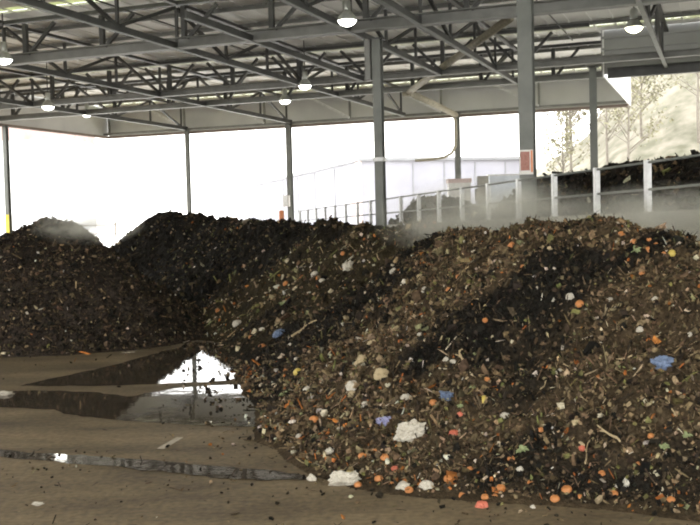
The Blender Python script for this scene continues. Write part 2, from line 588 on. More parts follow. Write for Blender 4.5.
def zones(x, y, *ell):
    m = np.zeros(np.shape(x))
    for cx, cy, rx, ry, ang, w in ell:
        c_, s_ = math.cos(ang), math.sin(ang)
        dx, dy = x - cx, y - cy
        u = (dx * c_ + dy * s_) / rx; v = (-dx * s_ + dy * c_) / ry
        m = np.maximum(m, w * np.clip(1.6 - 1.3 * (u * u + v * v), 0, 1))
    return m


def spot(px, py):
    q = pix_to_heaps(px, py, [RIGHT, MID, LEFT])
    return (0, 0, 0) if q is None else tuple(q[0])


_dark_pix = [(285, 350, .7, 1.0, .75), (272, 385, .6, .9, .7), (325, 325, .6, 1.2, .75), (372, 288, .5, 1.2, .75), (300, 420, .6, .5, .55), (520, 315, 1.0, .75, 1.0), (560, 275, .8, .8, .9), (505, 345, .7, .7, .8), (575, 330, .55, .55, .8), (690, 300, .4, .3, .6), (560, 450, .9, .5, .75), (545, 480, .8, .3, .7),
             (685, 470, .6, .5, .7), (355, 310, .7, 2.2, .6), (660, 245, .8, .3, .9), (520, 380, .5, .5, .5), (610, 470, .8, .4, .6)]
_dark = []
for px, py, rx, ry, w in _dark_pix:
    q = spot(px, py)
    _dark.append((q[0], q[1], rx, ry, 0, w))


def stroke(pix):
    return [spot(*q)[:2] for q in pix]


def along(x, y, pts, rad):
    wx = x + .35 * fbm(x + 5, y, 1.1, 3); wy = y + .35 * fbm(x, y + 8, 1.1, 3)
    best = np.full(np.shape(x), 9.0)
    for a, b in zip(pts[:-1], pts[1:]):
        dx, dy = b[0] - a[0], b[1] - a[1]
        k = np.clip(((wx - a[0]) * dx + (wy - a[1]) * dy) / (dx * dx + dy * dy + 1e-9), 0, 1)
        best = np.minimum(best, np.hypot(wx - a[0] - k * dx, wy - a[1] - k * dy))
    return np.clip(1.5 - best / rad, 0, 1)


# tipped loads lie in slanting bands: black compost, brown green waste, paler food waste
BLACK_A = stroke([(415, 247), (388, 272), (352, 312), (318, 342), (285, 348), (255, 362)])
BLACK_B = stroke([(590, 272), (540, 288), (500, 312), (455, 335), (410, 368)])
BROWN_A = stroke([(480, 275), (425, 300), (382, 335), (345, 372), (312, 405)])
BROWN_B = stroke([(640, 280), (625, 330), (640, 400)])
FOOD_M = stroke([(400, 236), (352, 256), (312, 276), (268, 300), (228, 318)])
BLACK_M = stroke([(290, 236), (235, 250), (215, 285), (160, 250)])


def dark_right(x, y):
    return np.clip(zones(x, y, *_dark) + .5 * fbm(x + 40, y, .55, 3) + .75 * fbm(x + 11, y + 4, 2.0, 2) + .02 + .8 * along(x, y, BLACK_A, .6) + .8 * along(x, y, BLACK_B, .42) - .85 * along(x, y, BROWN_A, .75) - .6 * along(x, y, BROWN_B, .8), 0, 1)


def dark_mid(x, y):
    far = np.clip((y - 25.5 + .25 * (x + 1)) / 3, 0, 1)
    return np.clip(.42 + .6 * far + .8 * fbm(x + 70, y, .8, 3) + .9 * fbm(x + 23, y, 1.7, 2) + .9 * along(x, y, BLACK_A, .7) - .75 * along(x, y, FOOD_M, .9) + .8 * along(x, y, BLACK_M, 1.3), 0, 1)


def col_right(x, y):
    d = dark_right(x, y)[:, None]
    n = (fbm(x, y, 6, 3) * .5 + .5)[:, None]
    c_ = np.array([(.046, .033, .019)]) * (.55 + .9 * n)
    return c_ * (1 - d) + np.array([(.011, .0095, .0075)]) * (.6 + .8 * n) * d


def col_mid(x, y):
    d = dark_mid(x, y)[:, None]
    n = (fbm(x, y, 6, 3) * .5 + .5)[:, None]
    c_ = np.array([(.026, .020, .011)]) * (.5 + 1.0 * n)
    return c_ * (1 - d) + np.array([(.011, .0095, .0075)]) * (.6 + .8 * n) * d


def col_left(x, y):
    n = (fbm(x, y, 5, 3) * .5 + .5)[:, None]
    low = np.clip((LEFT.h(x, y) - 1.2) / 1.0, 0, 1)[:, None]
    return np.array([(.030, .023, .018)]) * (.5 + 1.0 * n) * (1 - .45 * low)


def w_right(x, y):
    d = dark_right(x, y)[:, None]
    foot = np.clip(1 - RIGHT.h(x, y) / .5, 0, 1)[:, None]
    #           blk  dk   dkb  brn  tan  ltan pale olv  org  grn  wht
    br = np.array([[.7, 1.2, 2.2, 3.0, 2.2, .85, .22, .35, .13, .12, .06]])
    dk = np.array([[5.0, 2.5, 1.0, .45, .25, .12, .08, .12, .05, .05, .05]])
    ft = np.array([[.3, .3, .3, .3, .4, .5, .30, .1, .45, .1, .12]])
    return br * (1 - d) + dk * d + ft * foot


def w_mid(x, y):
    d = dark_mid(x, y)[:, None]
    br = np.array([[1.4, 1.6, 1.6, 1.7, 1.4, .95, .5, .8, .30, .30, .10]])
    dk = np.array([[5.0, 2.6, 1.2, .5, .25, .10, .06, .2, .02, .05, .03]])
    fd = np.array([[.8, .9, 1.0, 1.3, 1.5, 1.5, .9, .9, .35, .40, .22]])
    f = along(x, y, FOOD_M, .8)[:, None] * .6
    return (br * (1 - f) + fd * f) * (1 - d) + dk * d


def w_left(x, y):
    return np.tile(np.array([[3.5, 3.2, 2.4, 1.1, .42, .12, .07, .05, .01, .015, .05]]), (len(x), 1))


h_r = heap_mesh('waste_heap', RIGHT, -3, 12.5, 5.5, 22, .05, col_right, 'big brown steaming food and garden waste heap filling the right foreground', 'compost heap', (3.5, 14.3, 0), True)
chips('waste_flakes', RIGHT, 44000, (-3, 7.5, 6.5, 19.5), w_right, lambda x, y: .031 + .0015 * (y - 8), h_r)
h_m = heap_mesh('waste_heap', MID, -15, 7, 16, 56, .08, col_mid, 'darker ridge of food waste compost behind the big brown heap', 'compost heap', (-.5, 25, 0), True)
chips('waste_flakes', MID, 26000, (-14, 5, 17, 51), w_mid, lambda x, y: .042 + .0019 * (y - 18), h_m, dens=lambda x, y: np.clip(1.6 - (y - 18) / 20, .3, 1))
h_l = heap_mesh('compost_heap', LEFT, -19, -1, 19, 29.5, .07, col_left, 'dark conical heap of finished compost at the left with steam on top', 'compost heap', (-7, 24, 0))
chips('compost_flakes', LEFT, 17000, (-12, -2, 19, 26.5), w_left, lambda x, y: .045 + 0 * x, h_l, downhill=.3)

# loose crumbs on the floor round the feet of the heaps
class Flat:
    base = 0.0
    def h(self, x, y): return np.zeros(np.shape(x)) + .008
    def normal(self, x, y, e=.1): return np.tile(np.array([[0, 0, 1.]]), (len(x), 1))


FL = Flat()


def dens_floor(x, y):
    hr = np.maximum(RIGHT.h(x, y), MID.h(x, y))
    e = .12
    near = np.zeros(np.shape(x))
    for dx, dy, wt in ((.35, .25, 1), (.8, .5, .55), (1.4, .9, .16)):
        near = np.maximum(near, wt * ((RIGHT.h(x + dx, y + dy) > .1) | (MID.h(x + dx, y + dy) > .1)))
    near = np.maximum(near, .5 * (LEFT.h(x, y + .3) > .05))
    near = np.maximum(near, np.where(y < 11.5, .22, .02))
    near = near * (fbm(x, y, 1.2, 3) * .8 + .6)
    return np.where((hr < .03), near, 0)


w_floor = lambda x, y: np.tile(np.array([[3, 2.5, 2.0, 1.3, .9, .4, .2, .15, .15, .05, .12]]), (len(x), 1))
crumb_root = tag(bpy.data.objects.new('scattered_crumbs', None), 'loose crumbs of compost scattered over the floor at the feet of the heaps', 'crumbs')
COL.objects.link(crumb_root)
crumb_root['kind'] = 'stuff'
chips('crumbs', FL, 7500, (-9, 4.1, 7.6, 26), w_floor, lambda x, y: .022 + .0016 * (y - 8), crumb_root, dens=dens_floor, downhill=0, zmin=.0)

# ------------------------------------------------------------------ raised deck with guard rail
def deck_z(D): return 2.55 - (D - 18) * .0115


def rail_pt(D, off=0.0, z=0.0):
    k = (D - R0[1]) / DDIR[1]
    q = R0 + DDIR * k + DPER * off
    return np.array([q[0], q[1], deck_z(D) + z])


D0, D1 = 8.0, 56.0
mb = MB()
pa, pb = rail_pt(D0, -.15), rail_pt(D1, -.15)
pc, pd = rail_pt(D1, .15), rail_pt(D0, .15)
low = lambda q: np.array([q[0], q[1], -.02])
mb.hexa([low(pa), low(pd), low(pc), low(pb), pa + (0, 0, .1), pd + (0, 0, .1), pc + (0, 0, .1), pb + (0, 0, .1)])
structure(mb.build('wall_right', CONC))
mb = MB()
pa, pb, pc, pd = rail_pt(D0, .15), rail_pt(D1, .15), rail_pt(D1, 24), rail_pt(D0, 30)
pc[2] = pb[2]; pd[2] = pa[2]
mb.hexa([low(pa), low(pd), low(pc), low(pb), pa, pd, pc, pb])
structure(mb.build('floor_deck', CONC))

rail = thing('guard_rail', rail_pt(18), 'grey tubular steel guard rail along the edge of the raised deck', 'railing')
for i, zz, nm in ((0, 1.07, 'top_rail'), (1, .54, 'middle_rail')):
    MB().tube([rail_pt(D0 + .2, 0, zz), rail_pt(30, 0, zz), rail_pt(D1 - .3, 0, zz)], .026, 8).build(nm, STEEL_COLUMN, rail, True)
D = 9.52
first = None
while D < D1:
    q = rail_pt(D)
    if first is None or True:
        po = MB()
        po.box((q[0], q[1], q[2] + .60), .11, .11, 1.02, (DDIR, DPER))
        po.box((q[0], q[1], q[2] + .105), .17, .15, .02, (DDIR, DPER))
        po.build('post', GALV, rail)
    D += 2.03

# heaps on the deck
DECKH = Heap([(11.5, 19, 1.5, 2.6), (9.6, 26.5, 1.78, 2.6), (8.2, 32.5, 1.78, 2.6), (7.0, 37, 1.55, 2.2)], base=2.38, seed=33, rough=.14)
MOUND = Heap([(3.5, 45.2, 1.42, 1.9), (4.3, 44.4, 1.38, 2.0), (5.0, 43.2, 1.1, 1.7)], base=2.2, seed=43, rough=.14)
colk = lambda x, y: np.tile(np.array([(.018, .0155, .0125)]), (len(x), 1)) * (.6 + .8 * (fbm(x, y, 5, 2)[:, None] * .5 + .5))
wk = lambda x, y: np.tile(np.array([[5, 3.0, 1.4, .5, .2, .08, .04, .05, .0, .05, .02]]), (len(x), 1))
hd = heap_mesh('compost_heap', DECKH, 4, 15, 15, 40, .12, colk, 'long dark compost heap on the raised deck behind the railing', 'compost heap', (8.2, 32.5, 2.3))
chips('compost_flakes', DECKH, 5000, (4, 13, 17, 40), wk, lambda x, y: .10 + 0 * x, hd)
hm = heap_mesh('compost_heap', MOUND, .8, 9, 40.5, 48, .12, colk, 'small dark mound behind the railing beside the white container', 'compost heap', (4.6, 44.6, 2.15))
chips('compost_flakes', MOUND, 2500, (1, 8.5, 41, 48), wk, lambda x, y: .10 + 0 * x, hm)

# ------------------------------------------------------------------ roof
ZC, ZR = 8.92, 10.82
SL, SR, TE, TN, TB, SX = -28.8, 6.1, 26.2, 13.0, -40.0, 40.0
strips = [(-17.5, -16.5), (-9.5, -8.6), (-2.5, -1.7), (11.2, 12.1), (24.3, 25.1)]


def deck_panel(mb, s0, s1, t0, t1, z=ZR, th=.08):
    mb.hexa([W(s0, t0, z), W(s1, t0, z), W(s1, t1, z), W(s0, t1, z), W(s0, t0, z + th), W(s1, t0, z + th), W(s1, t1, z + th), W(s0, t1, z + th)])


mb = MB()
cur = TB
for a0, a1 in strips + [(TE, TE)]:
    lo, hi = cur, a0
    if hi <= TN: deck_panel(mb, SL, SX, lo, hi)
    elif lo >= TN: deck_panel(mb, SL, SR, lo, hi)
    else:
        deck_panel(mb, SL, SX, lo, TN); deck_panel(mb, SL, SR, TN, hi)
    cur = a1
# ribs pressed into the decking, seen from below
sx = SL + .6
while sx < SX:
    mb.bar(W(sx, TB, ZR - .02), W(sx, TE if sx < SR else TN, ZR - .02), .09, .04); sx += .9
structure(mb.build('ceiling', DECKM))
for i, (a0, a1) in enumerate(strips):
    mb = MB()
    deck_panel(mb, SL, SX if a1 < TN else SR, a0, a1, ZR + .09, .012)
    structure(mb.build('window_%d' % (i + 1), GRP))

# edge sheets of the roof
mb = MB(); mb.bar(W(SL, TE + .1, ZC + .9), W(SR, TE + .1, ZC + .9), .06, 2.1)
structure(mb.build('wall_back', FASCIA))
mb = MB(); mb.bar(W(SL - .1, TB, ZC + .9), W(SL - .1, TE + .13, ZC + .9), .06, 2.1)
structure(mb.build('wall_left', FASCIA))
mb = MB(); mb.bar(W(SR + .1, TN, ZC + .9), W(SR + .1, TE + .1, ZC + .9), .06, 2.1)
structure(mb.build('trim_1', WHITE_CLAD))
mb = MB(); mb.bar(W(SR, TN + .1, ZC + .95), W(SX, TN + .1, ZC + .95), .06, 2.0)
for z_ in (.55, 1.05, 1.55): mb.bar(W(SR, TN + .02, ZC + z_), W(SX, TN + .02, ZC + z_), .12, .10)
structure(mb.build('trim_2', mat_noise('dull_grey_sheet', (.25, .25, .245), (.32, .32, .315), .5, .6)))
mb = MB(); mb.ibeam(W(SR + .3, TN - .15, ZC - .05), W(SX, TN - .15, ZC - .05), .3, .45)
structure(mb.build('trim_5', STEEL_D))
mb = MB()
mb.bar(W(SL, TE - .05, ZC - .14), W(SR, TE - .05, ZC - .14), .22, .16)
structure(mb.build('trim_3', BROWN_STEEL))
mb = MB()
mb.bar(W(SL, TB, ZC - .14), W(SL, TE, ZC - .14), .22, .16)
structure(mb.build('trim_4', BROWN_STEEL))

# purlins running left to right under the decking
k = 0
t = TB + .8
plist = []
while t < TE:
    if not any(a0 - .15 < t < a1 + .15 for a0, a1 in strips): plist.append(t)
    t += 3.1
vis = [t for t in plist if t > -9]
for t in vis:
    mb = MB()
    s1 = SX if t < TN else SR
    mb.bar(W(SL, t, ZR - .10), W(s1, t, ZR - .10), .03, .16)
    mb.bar(W(SL, t + .04, ZR - .03), W(s1, t + .04, ZR - .03), .09, .02)
    mb.bar(W(SL, t - .04, ZR - .19), W(s1, t - .04, ZR - .19), .09, .02)
    o = mb.build('roof_purlin', STEEL, None, origin=W(SL, t, ZR - .17))
    i = len(vis) - 1 - vis.index(t)
    tag(o, 'grey roof purlin under the decking, %s counted from the far eave' % ORD[i], 'purlin', 'purlins under the roof decking')


def girder(name, t, s0, s1, step, label, lower='beam', zb=ZC, diag=1.35, upto=None, mat=STEEL, wmat=STEEL_D, off=0.0, both=False, web_to=None):
    root = thing(name, W((s0 + s1) / 2, t, zb), label, 'roof girder', 'girders running left to right')
    if lower == 'beam':
        MB().ibeam(W(s0, t, zb + .19), W(s1, t, zb + .19), .42, .38, .035).build('bottom_beam', mat, root)
    else:
        MB().ibeam(W(s0, t, zb + .14), W(s1, t, zb + .14), .30, .28, .03).build('bottom_beam', mat, root)
    MB().bar(W(s0, t, ZR - .28), W(s1 if web_to is None else web_to, t, ZR - .28), .22, .14).build('top_chord', wmat, root)
    s_ = s0 + off
    s_end = s1 if web_to is None else web_to
    zz = zb + (.34 if lower == 'beam' else .26)
    while s_ < s_end:
        MB().bar(W(s_, t, zz), W(s_, t, ZR - .4), .17, .17).build('upright', wmat, root)
        if s_ + diag < s1:
            MB().bar(W(s_ + .15, t, zz), W(s_ + diag, t, ZR - .45), .12, .12).build('diagonal', wmat, root)
        if both and s_ - diag > s0:
            MB().bar(W(s_ - .15, t, zz), W(s_ - diag, t, ZR - .45), .12, .12).build('diagonal', wmat, root)
        s_ += step
    return root


girder('roof_girder', -1.4, SL, SX, 3.45, 'nearest heavy steel girder crossing the top of the photo from left to right', off=1.3)
girder('roof_girder', 9.9, SL, SX, 3.45, 'slender steel girder in mid roof, second from the viewer', off=.85, lower='slim', both=True, web_to=6.0)
girder('roof_girder', 14.5, SL, SR, 3.45, 'slender steel girder behind the mid roof one, third from the viewer', off=1.5, lower='slim', diag=1.2)
# lattice along the far eave
root = thing('eave_truss', W(-11, TE - .45, ZC), 'lattice truss along the far eave above the bright opening', 'roof truss')
MB().bar(W(SL, TE - .45, ZC + .05), W(SR, TE - .45, ZC + .05), .2, .14).build('bottom_chord', STEEL, root)
MB().bar(W(SL, TE - .45, ZC + 1.55), W(SR, TE - .45, ZC + 1.55), .2, .14).build('top_chord', STEEL, root)
s_ = SL + .4
while s_ < SR:
    MB().bar(W(s_, TE - .45, ZC + .1), W(s_, TE - .45, ZC + 1.5), .12, .12).build('upright', STEEL, root)
    if s_ - 2.6 > SL: MB().bar(W(s_, TE - .5, ZC + .12), W(s_ - 2.6, TE - .5, ZC + 1.5), .13, .13).build('diagonal', GALV, root)  # paler metal than the rest of the truss, so the diagonals look lit
    s_ += 6.15 / 2 if False else 5.9


def truss(s_, t0, t1, label, node0=-1.4, step=3.77, zb=ZC, full=True, w=.20):
    root = thing('roof_truss', W(s_, (t0 + t1) / 2, zb), label, 'roof truss', 'trusses running from front to back')
    MB().bar(W(s_, t0, zb + .11), W(s_, t1, zb + .11), .07, .22).build('bottom_chord', STEEL_D, root)
    MB().bar(W(s_, t0, zb - .01), W(s_, t1, zb - .01), w * .8, .024).build('bottom_flange', STEEL_COLUMN, root)  # paler than the chord: light caught on the lower edge, put into colour
    if full:
        MB().bar(W(s_, t0, ZR - .28), W(s_, t1, ZR - .28), w, .12).build('top_chord', STEEL_D, root)
        k = int((t0 - node0) / step)
        t = node0 + k * step
        j = 0
        while t < t1 - .2:
            if t > t0:
                MB().bar(W(s_, t, zb + .2), W(s_, t, ZR - .45), .10, .10).build('upright', STEEL_D, root)
                if t + step < t1:
                    zz = (zb + .2, ZR - .45) if j % 2 else (ZR - .45, zb + .2)
                    MB().bar(W(s_, t + .1, zz[0]), W(s_, t + step - .1, zz[1]), .11, .11).build('diagonal', STEEL_D, root)
            j += 1
            t += step
    return root


truss(-22.3, -12, TE - .4, 'front to back roof truss meeting the slim far column at the left')
truss(-14.7, -12, TE - .4, 'front to back roof truss ending over the far column with the white box')
truss(-7.1, -12, TE - .4, 'front to back roof truss just left of the thick middle column')
truss(-.45, -12, 9.9, 'front to back roof truss right above the thick middle column')
truss(-4.1, -6, 9.9, 'light front to back roof strut between the middle column and the truss left of it', full=False)
truss(2.0, -12, 14.5, 'front to back roof truss crossing behind the tan drainpipe')
truss(8.9, -12, TN - .1, 'front to back roof truss beside the yellow lamp at top right')
truss(16.5, -12, TN - .1, 'front to back roof truss at the far right end of the roof')

# thin sag rods
for s_, t0, t1, lb in ((-15.5, -6, 14, 'thin steel rod high under the roof at the far left'), (-8.7, -6, 12, 'thin steel rod high under the roof left of centre'),
                       (5.0, -6, 12, 'thin steel rod high under the roof behind the right column')):
    o = MB().tube([W(s_, t0, ZR - .5), W(s_, t1, ZR - .5)], .03, 6).build('tie_rod', STEEL_D, None, origin=W(s_, t0, ZR - .5))
    tag(o, lb, 'rod', 'sag rods under the roof')


# ------------------------------------------------------------------ columns
def column(x, y, z0, z1, w, label, paint=None, cap=True, w2=None):
    root = thing('steel_column', (x, y, z0), label, 'column', 'steel columns holding the roof')
    w2 = w2 or w
    mb = MB()
    c0, c1 = np.array([x, y, z0]), np.array([x, y, z1])
    # I-section standing on end: two flanges facing the viewer and a web
    zc = (z0 + z1) / 2; H = z1 - z0
    mb.box(c0 + B_ * (-w2 / 2 + .012) + (0, 0, H / 2), w, .024, H, (A_, B_))
    mb.box(c0 + B_ * (w2 / 2 - .012) + (0, 0, H / 2), w, .024, H, (A_, B_))
    mb.box(c0 + np.array([0, 0, H / 2]), .02, w2 - .04, H, (A_, B_))
    mb.build('shaft', STEEL_COLUMN, root)
    MB().box((x, y, z0 + .015), w * 1.5, w2 * 1.5, .03, (A_, B_)).build('base_plate', STEEL_D, root)
    if cap: MB().box((x, y, z1 - .02), w * 1.6, w2 * 1.5, .04, (A_, B_)).build('cap_plate', STEEL_D, root)
    if paint:
        m = MB()
        m.box(c0 + B_ * (-w2 / 2 - .004) + (0, 0, paint / 2 + .03), w + .01, .01, paint, (A_, B_))
        m.box(c0 + B_ * (w2 / 2 + .004) + (0, 0, paint / 2 + .03), w + .01, .01, paint, (A_, B_))
        m.build('painted_base', YELLOW, root)
    return root


q = W(-28.4, 15.1, 0); column(q[0], q[1], 0, ZC - .22, .26, 'grey column at the far left edge with a yellow painted base', 3.45)
q = W(-22.3, 25.7, 0); column(q[0], q[1], 0, ZC, .24, 'slim grey column in the far opening behind the left heaps', 3.3)
q = W(-14.9, 25.7, 0); c290 = q; column(q[0], q[1], 0, ZC, .32, 'grey column in the far opening with a white box mounted on it')
q = W(-3.8, 25.6, 0); column(q[0], q[1], 0, ZC, .30, 'grey column beside the bent rainwater pipe in the far opening')
q = W(0, 0, 0); c377 = column(q[0], q[1], 0, 8.9, .30, 'tall grey column in the middle of the photo with a doubled top', None, True, .32)
m = MB()
m.box(W(-.33, 0, 8.2), .20, .28, 1.4, (A_, B_))
m.build('side_bracket', STEEL, c377)
m = MB(); m.box(W(0, 0, 4.72), .36, .38, .14, (A_, B_)); m.build('collar', GALV, c377)
q = at(527, 110, 28); CX, CY = q[0], q[1]
column(CX, CY, deck_z(28), ZR - .4, .40, 'thickest grey column rising behind the railing with a red sign', None, True, .42)
q = W(5.75, 12.9, 0); column(q[0], q[1], deck_z(45), ZC + .3, .30, 'grey column under the inner corner of the roof behind the railing')

# red sign on the thick column
root = thing('warning_sign', (CX, CY - .3, 3.9), 'red and white sign fixed to the thick column above the railing', 'sign')
sc_ = at(526, 162, 27.70)
c_ = np.array([CX, CY, sc_[2]]) - B_ * .235
MB().box(c_, .38, .03, .68, (A_, B_)).build('sign_frame', SIGNW, root)
MB().box(c_ - B_ * .018 + A_ * -.03 + np.array([0, 0, .03]), .25, .012, .52, (A_, B_)).build('sign_panel', RED, root)
MB().box(c_ - B_ * .018 + A_ * .155 + np.array([0, 0, .02]), .05, .012, .6, (A_, B_)).build('sign_stripe', ORANGE_P, root)

# white box on the far column
root = thing('junction_box', c290 - B_ * .25 + (0, 0, 3.4), 'white electrical box mounted on the far column', 'electrical box')
b0 = at(286.5, 201, c290[1] - .25)
MB().box(b0, .42, .2, .72, (A_, B_)).build('box_body', SIGNW, root)
MB().box(b0 - B_ * .11, .34, .02, .62, (A_, B_)).build('box_door', GALV, root)

# orange marker behind the dark ridge
b0 = at(281.5, 216, 46)
root = thing('marker_post', (b0[0], b0[1], 0), 'orange topped marker post showing just above the dark ridge', 'marker post')
MB().tube([(b0[0], b0[1], 0), (b0[0], b0[1], b0[2] - .2)], .04, 8).build('post', GALV, root)
MB().lathe(b0 + (0, 0, -.25), [(0, 0), (.11, 0), (.12, .05), (.12, .42), (.09, .5), (0, .52)], 14).build('cap', ORANGE_P, root, True)

# rainwater pipe, in two pitches
root = thing('rainwater_pipe', W(-3.8, 25.2, 6), 'bent tan rainwater pipe slanting down from the roof to the far column', 'pipe')
P = [at(510, 18, 34), at(480, 40, 38.5), at(440, 69, 45), at(408, 93, 50)]
MB().tube(P, .15, 12).build('upper_pipe', PIPE_M, root, True)
P = [at(408, 92, 50), at(432, 103, 55), at(456, 115, 60.2)]
MB().tube(P, .17, 12).build('lower_pipe', PIPE_M, root, True)
MB().box(at(408, 92, 50), .45, .45, .45, (A_, B_)).build('joint', PIPE_M, root)
P = [at(452, 113, 59.6), at(455.5, 120, 60), at(456, 135, 60), at(455.5, 146, 60), at(452, 153, 60), at(444, 157.5, 60), at(430, 159.5, 60), at(415, 160.5, 60)]
MB().tube(P, .085, 12).build('down_pipe', PIPE_M, root, True)


# ------------------------------------------------------------------ high bay lamps
def lamp(px, py, D, dia, label, mat, housing=True, tilt=0):
    q = at(px, py, D)
    root = thing('high_bay_lamp', q, label, 'lamp', 'high bay lamps under the roof')
    r_ = dia / 2
    refl = MB().lathe(q, [(r_, 0), (r_ * 1.02, .02), (r_ * .9, .12), (r_ * .62, .24), (r_ * .36, .30), (r_ * .34, .30), (r_ * .60, .225), (r_ * .86, .115), (r_ * .97, .02), (r_, 0)], 24).build('reflector', ALU, root, True)

    MB().lathe(q, [(0, -r_ * .55), (r_ * .35, -r_ * .51), (r_ * .66, -r_ * .36), (r_ * .86, -r_ * .15), (r_ * .94, .012), (r_ * .94, .03), (0, .03)], 24).build('lens', mat, refl, True, origin=q)
    MB().lathe(q, [(0, .29), (r_ * .40, .29), (r_ * .42, .36), (r_ * .42, .58), (r_ * .28, .66), (0, .66)], 16).build('ballast_housing', ALU, root, True)
    MB().tube([q + (0, 0, .64), (q[0], q[1], ZR - .3)], .025, 6).build('hanger_rod', STEEL_D, root)
    return root


lamp(347, 21, 31, .60, 'large white high bay lamp at top centre in front of the nearest girder', LAMP_W)
lamp(634, 28, 34, .60, 'yellowish glowing high bay lamp at top right', LAMP_Y)
lamp(305, 86, 44, .58, 'white high bay lamp left of the thick middle column', LAMP_W)
lamp(285, 101, 52, .62, 'small white lamp hanging right over the far column with the white box', LAMP_W)
lamp(48, 107, 47, .58, 'white high bay lamp at left above the conical heap', LAMP_W)
lamp(87, 114.5, 57, .56, 'small white high bay lamp near the far left roof corner', LAMP_W)
lamp(4, 60, 37, .62, 'white high bay lamp cut by the left edge of the photo', LAMP_W)

# ------------------------------------------------------------------ things behind the railing
q = at(459, 192, 49)
root = thing('storage_container', (q[0], q[1], deck_z(49)), 'pale container with a pinkish lid behind the dark mound', 'container')
zt = at(459, 179, 49)[2]; zb = deck_z(49)
MB().box((q[0], q[1], (zt + zb) / 2 - .1), 1.05, .9, zt - zb - .2).build('container_body', SIGNW, root)
MB().box((q[0], q[1], zt - .1), 1.15, 1.0, .2).build('container_lid', mat_noise('pink_lid', (.5, .36, .34), (.62, .48, .45), 3), root)
q = at(482, 190, 48)
zb = deck_z(48); zt = at(482, 176, 48)[2]
root = thing('concrete_block_stack', (q[0], q[1], zb), 'stacked grey green concrete blocks between the pale container and the thick column', 'concrete blocks')
for j in range(4):
    hgt = (zt - zb) / 4
    MB().box((q[0] + (.04 if j % 2 else -.04), q[1], zb + hgt * (j + .5)), .62 - .05 * j, .6, hgt - .02).build('block', CONC, root)
q = at(505, 184, 50)
zb = deck_z(50); zt = at(505, 176, 50)[2]
root = thing('skip_bin', (q[0], q[1], zb), 'pale blue skip bin standing just left of the thick column', 'bin')
bm_ = MB()
x, y = q[0], q[1]
bm_.hexa([(x - .6, y - .5, zb), (x + .6, y - .5, zb), (x + .6, y + .5, zb), (x - .6, y + .5, zb), (x - .85, y - .6, zt), (x + .85, y - .6, zt), (x + .85, y + .6, zt), (x - .85, y + .6, zt)])
bm_.build('bin_body', mat_noise('pale_blue_paint', (.5, .54, .6), (.6, .64, .7), 3), root)
MB().box((x, y, zt + .03), 1.8, 1.3, .08).build('bin_rim', GALV, root)

# ------------------------------------------------------------------ outside
P0 = np.array([1.25, 95, 0]); dl = np.array([-.262, .965, 0]); dr = np.array([.965, .262, 0])
root = thing('warehouse', P0, 'pale lavender white warehouse outside beyond the far opening', 'building')
Hh = 8.25
L_, R_ = 72, 17
mb = MB()
mb.hexa([P0, P0 + dr * R_, P0 + dr * R_ + dl * L_, P0 + dl * L_, P0 + (0, 0, Hh), P0 + dr * R_ + (0, 0, Hh), P0 + dr * R_ + dl * L_ + (0, 0, Hh), P0 + dl * L_ + (0, 0, Hh)])
mb.build('wall', WHITEP, root)
mb = MB()
a0 = P0 - dr * .3 - dl * .3; a1 = P0 + dr * (R_ + .3) - dl * .3; a2 = P0 + dr * (R_ + .3) + dl * (L_ + .3); a3 = P0 - dr * .3 + dl * (L_ + .3)
mb.hexa([q + (0, 0, Hh) for q in (a0, a1, a2, a3)] + [q + (0, 0, Hh + .3) for q in (a0, a1, a2, a3)])
mb.build('roof_edge', LAVR, root)
mb = MB()
for j in range(11):
    w_ = .9 if j % 2 else .45
    mb.bar(P0 + dl * -.02 + (0, 0, j * .75 + .1), P0 + dl * -.02 + (0, 0, j * .75 + .78), .12, .12)
    mb.box(P0 + dl * w_ * 2.2 - dr * .02 + (0, 0, j * .75 + .42), .06, w_ * 4.4, .66, (dr, dl))
mb.build('corner_bricks', mat_noise('faded_pink_brick', (.52, .40, .38), (.60, .50, .48), 4, .9), root)
for j in range(5):
    MB().box(P0 + dr * (2.0 + 3.2 * j) - dl * .04 + (0, 0, Hh / 2), .12, .08, Hh - .4, (dr, dl)).build('downpipe', LAVR, root)
for j in range(6):
    MB().box(P0 + dl * (10 + 9 * j) - dr * .04 + (0, 0, Hh / 2), .08, .3, Hh - .4, (dr, dl)).build('downpipe', LAVR, root)

# brick fronted block at far left
q = at(22, 140, 105)
root = thing('far_building', (q[0], 105, 0), 'faint building with a pink brick top at the far left', 'building')
MB().box((q[0] - 3, 109, (q[2]) / 2), 17, 8, q[2]).build('wall', mat_noise('white_render', (.72, .72, .72), (.8, .8, .8), .3, .8), root)
MB().box((q[0] - 3, 109, q[2] + 1.6), 17.2, 8.2, 3.2).build('brick_top', mat_noise('far_pink_brick', (.34, .22, .20), (.42, .30, .28), 1.2, .9), root)  # muted pink of the brick itself

# gate outside
g0, g1 = at(78, 238, 74), at(116, 238, 74)
g0[2] = g1[2] = 0
root = thing('field_gate', g0, 'faint pink metal gate outside between the two left heaps', 'gate')
GATE = mat_noise('faded_gate_paint', (.24, .17, .15), (.30, .22, .19), 4)
for g in (g0, g1): MB().tube([g, g + (0, 0, 2.95)], .06, 8).build('post', GATE, root)
for zz in (2.75, 2.1, 1.4): MB().tube([g0 + (0, 0, zz), g1 + (0, 0, zz)], .04, 6).build('bar', GATE, root)

# hillside
HX = np.arange(-10, 150, 2.0); HY = np.arange(84, 190, 2.0)


def hill_h(x, y):
    prof = np.interp(x - (y - 120) * .22, [8, 16, 23, 29, 32, 38, 46, 70, 120], [0, 3.5, 8.5, 12, 17, 24, 29, 38, 44])
    ramp = np.clip((y - 84) / 40, 0, 1)
    return prof * ramp ** .85 + 1.2 * fbm(x, y, .12, 3) * ramp


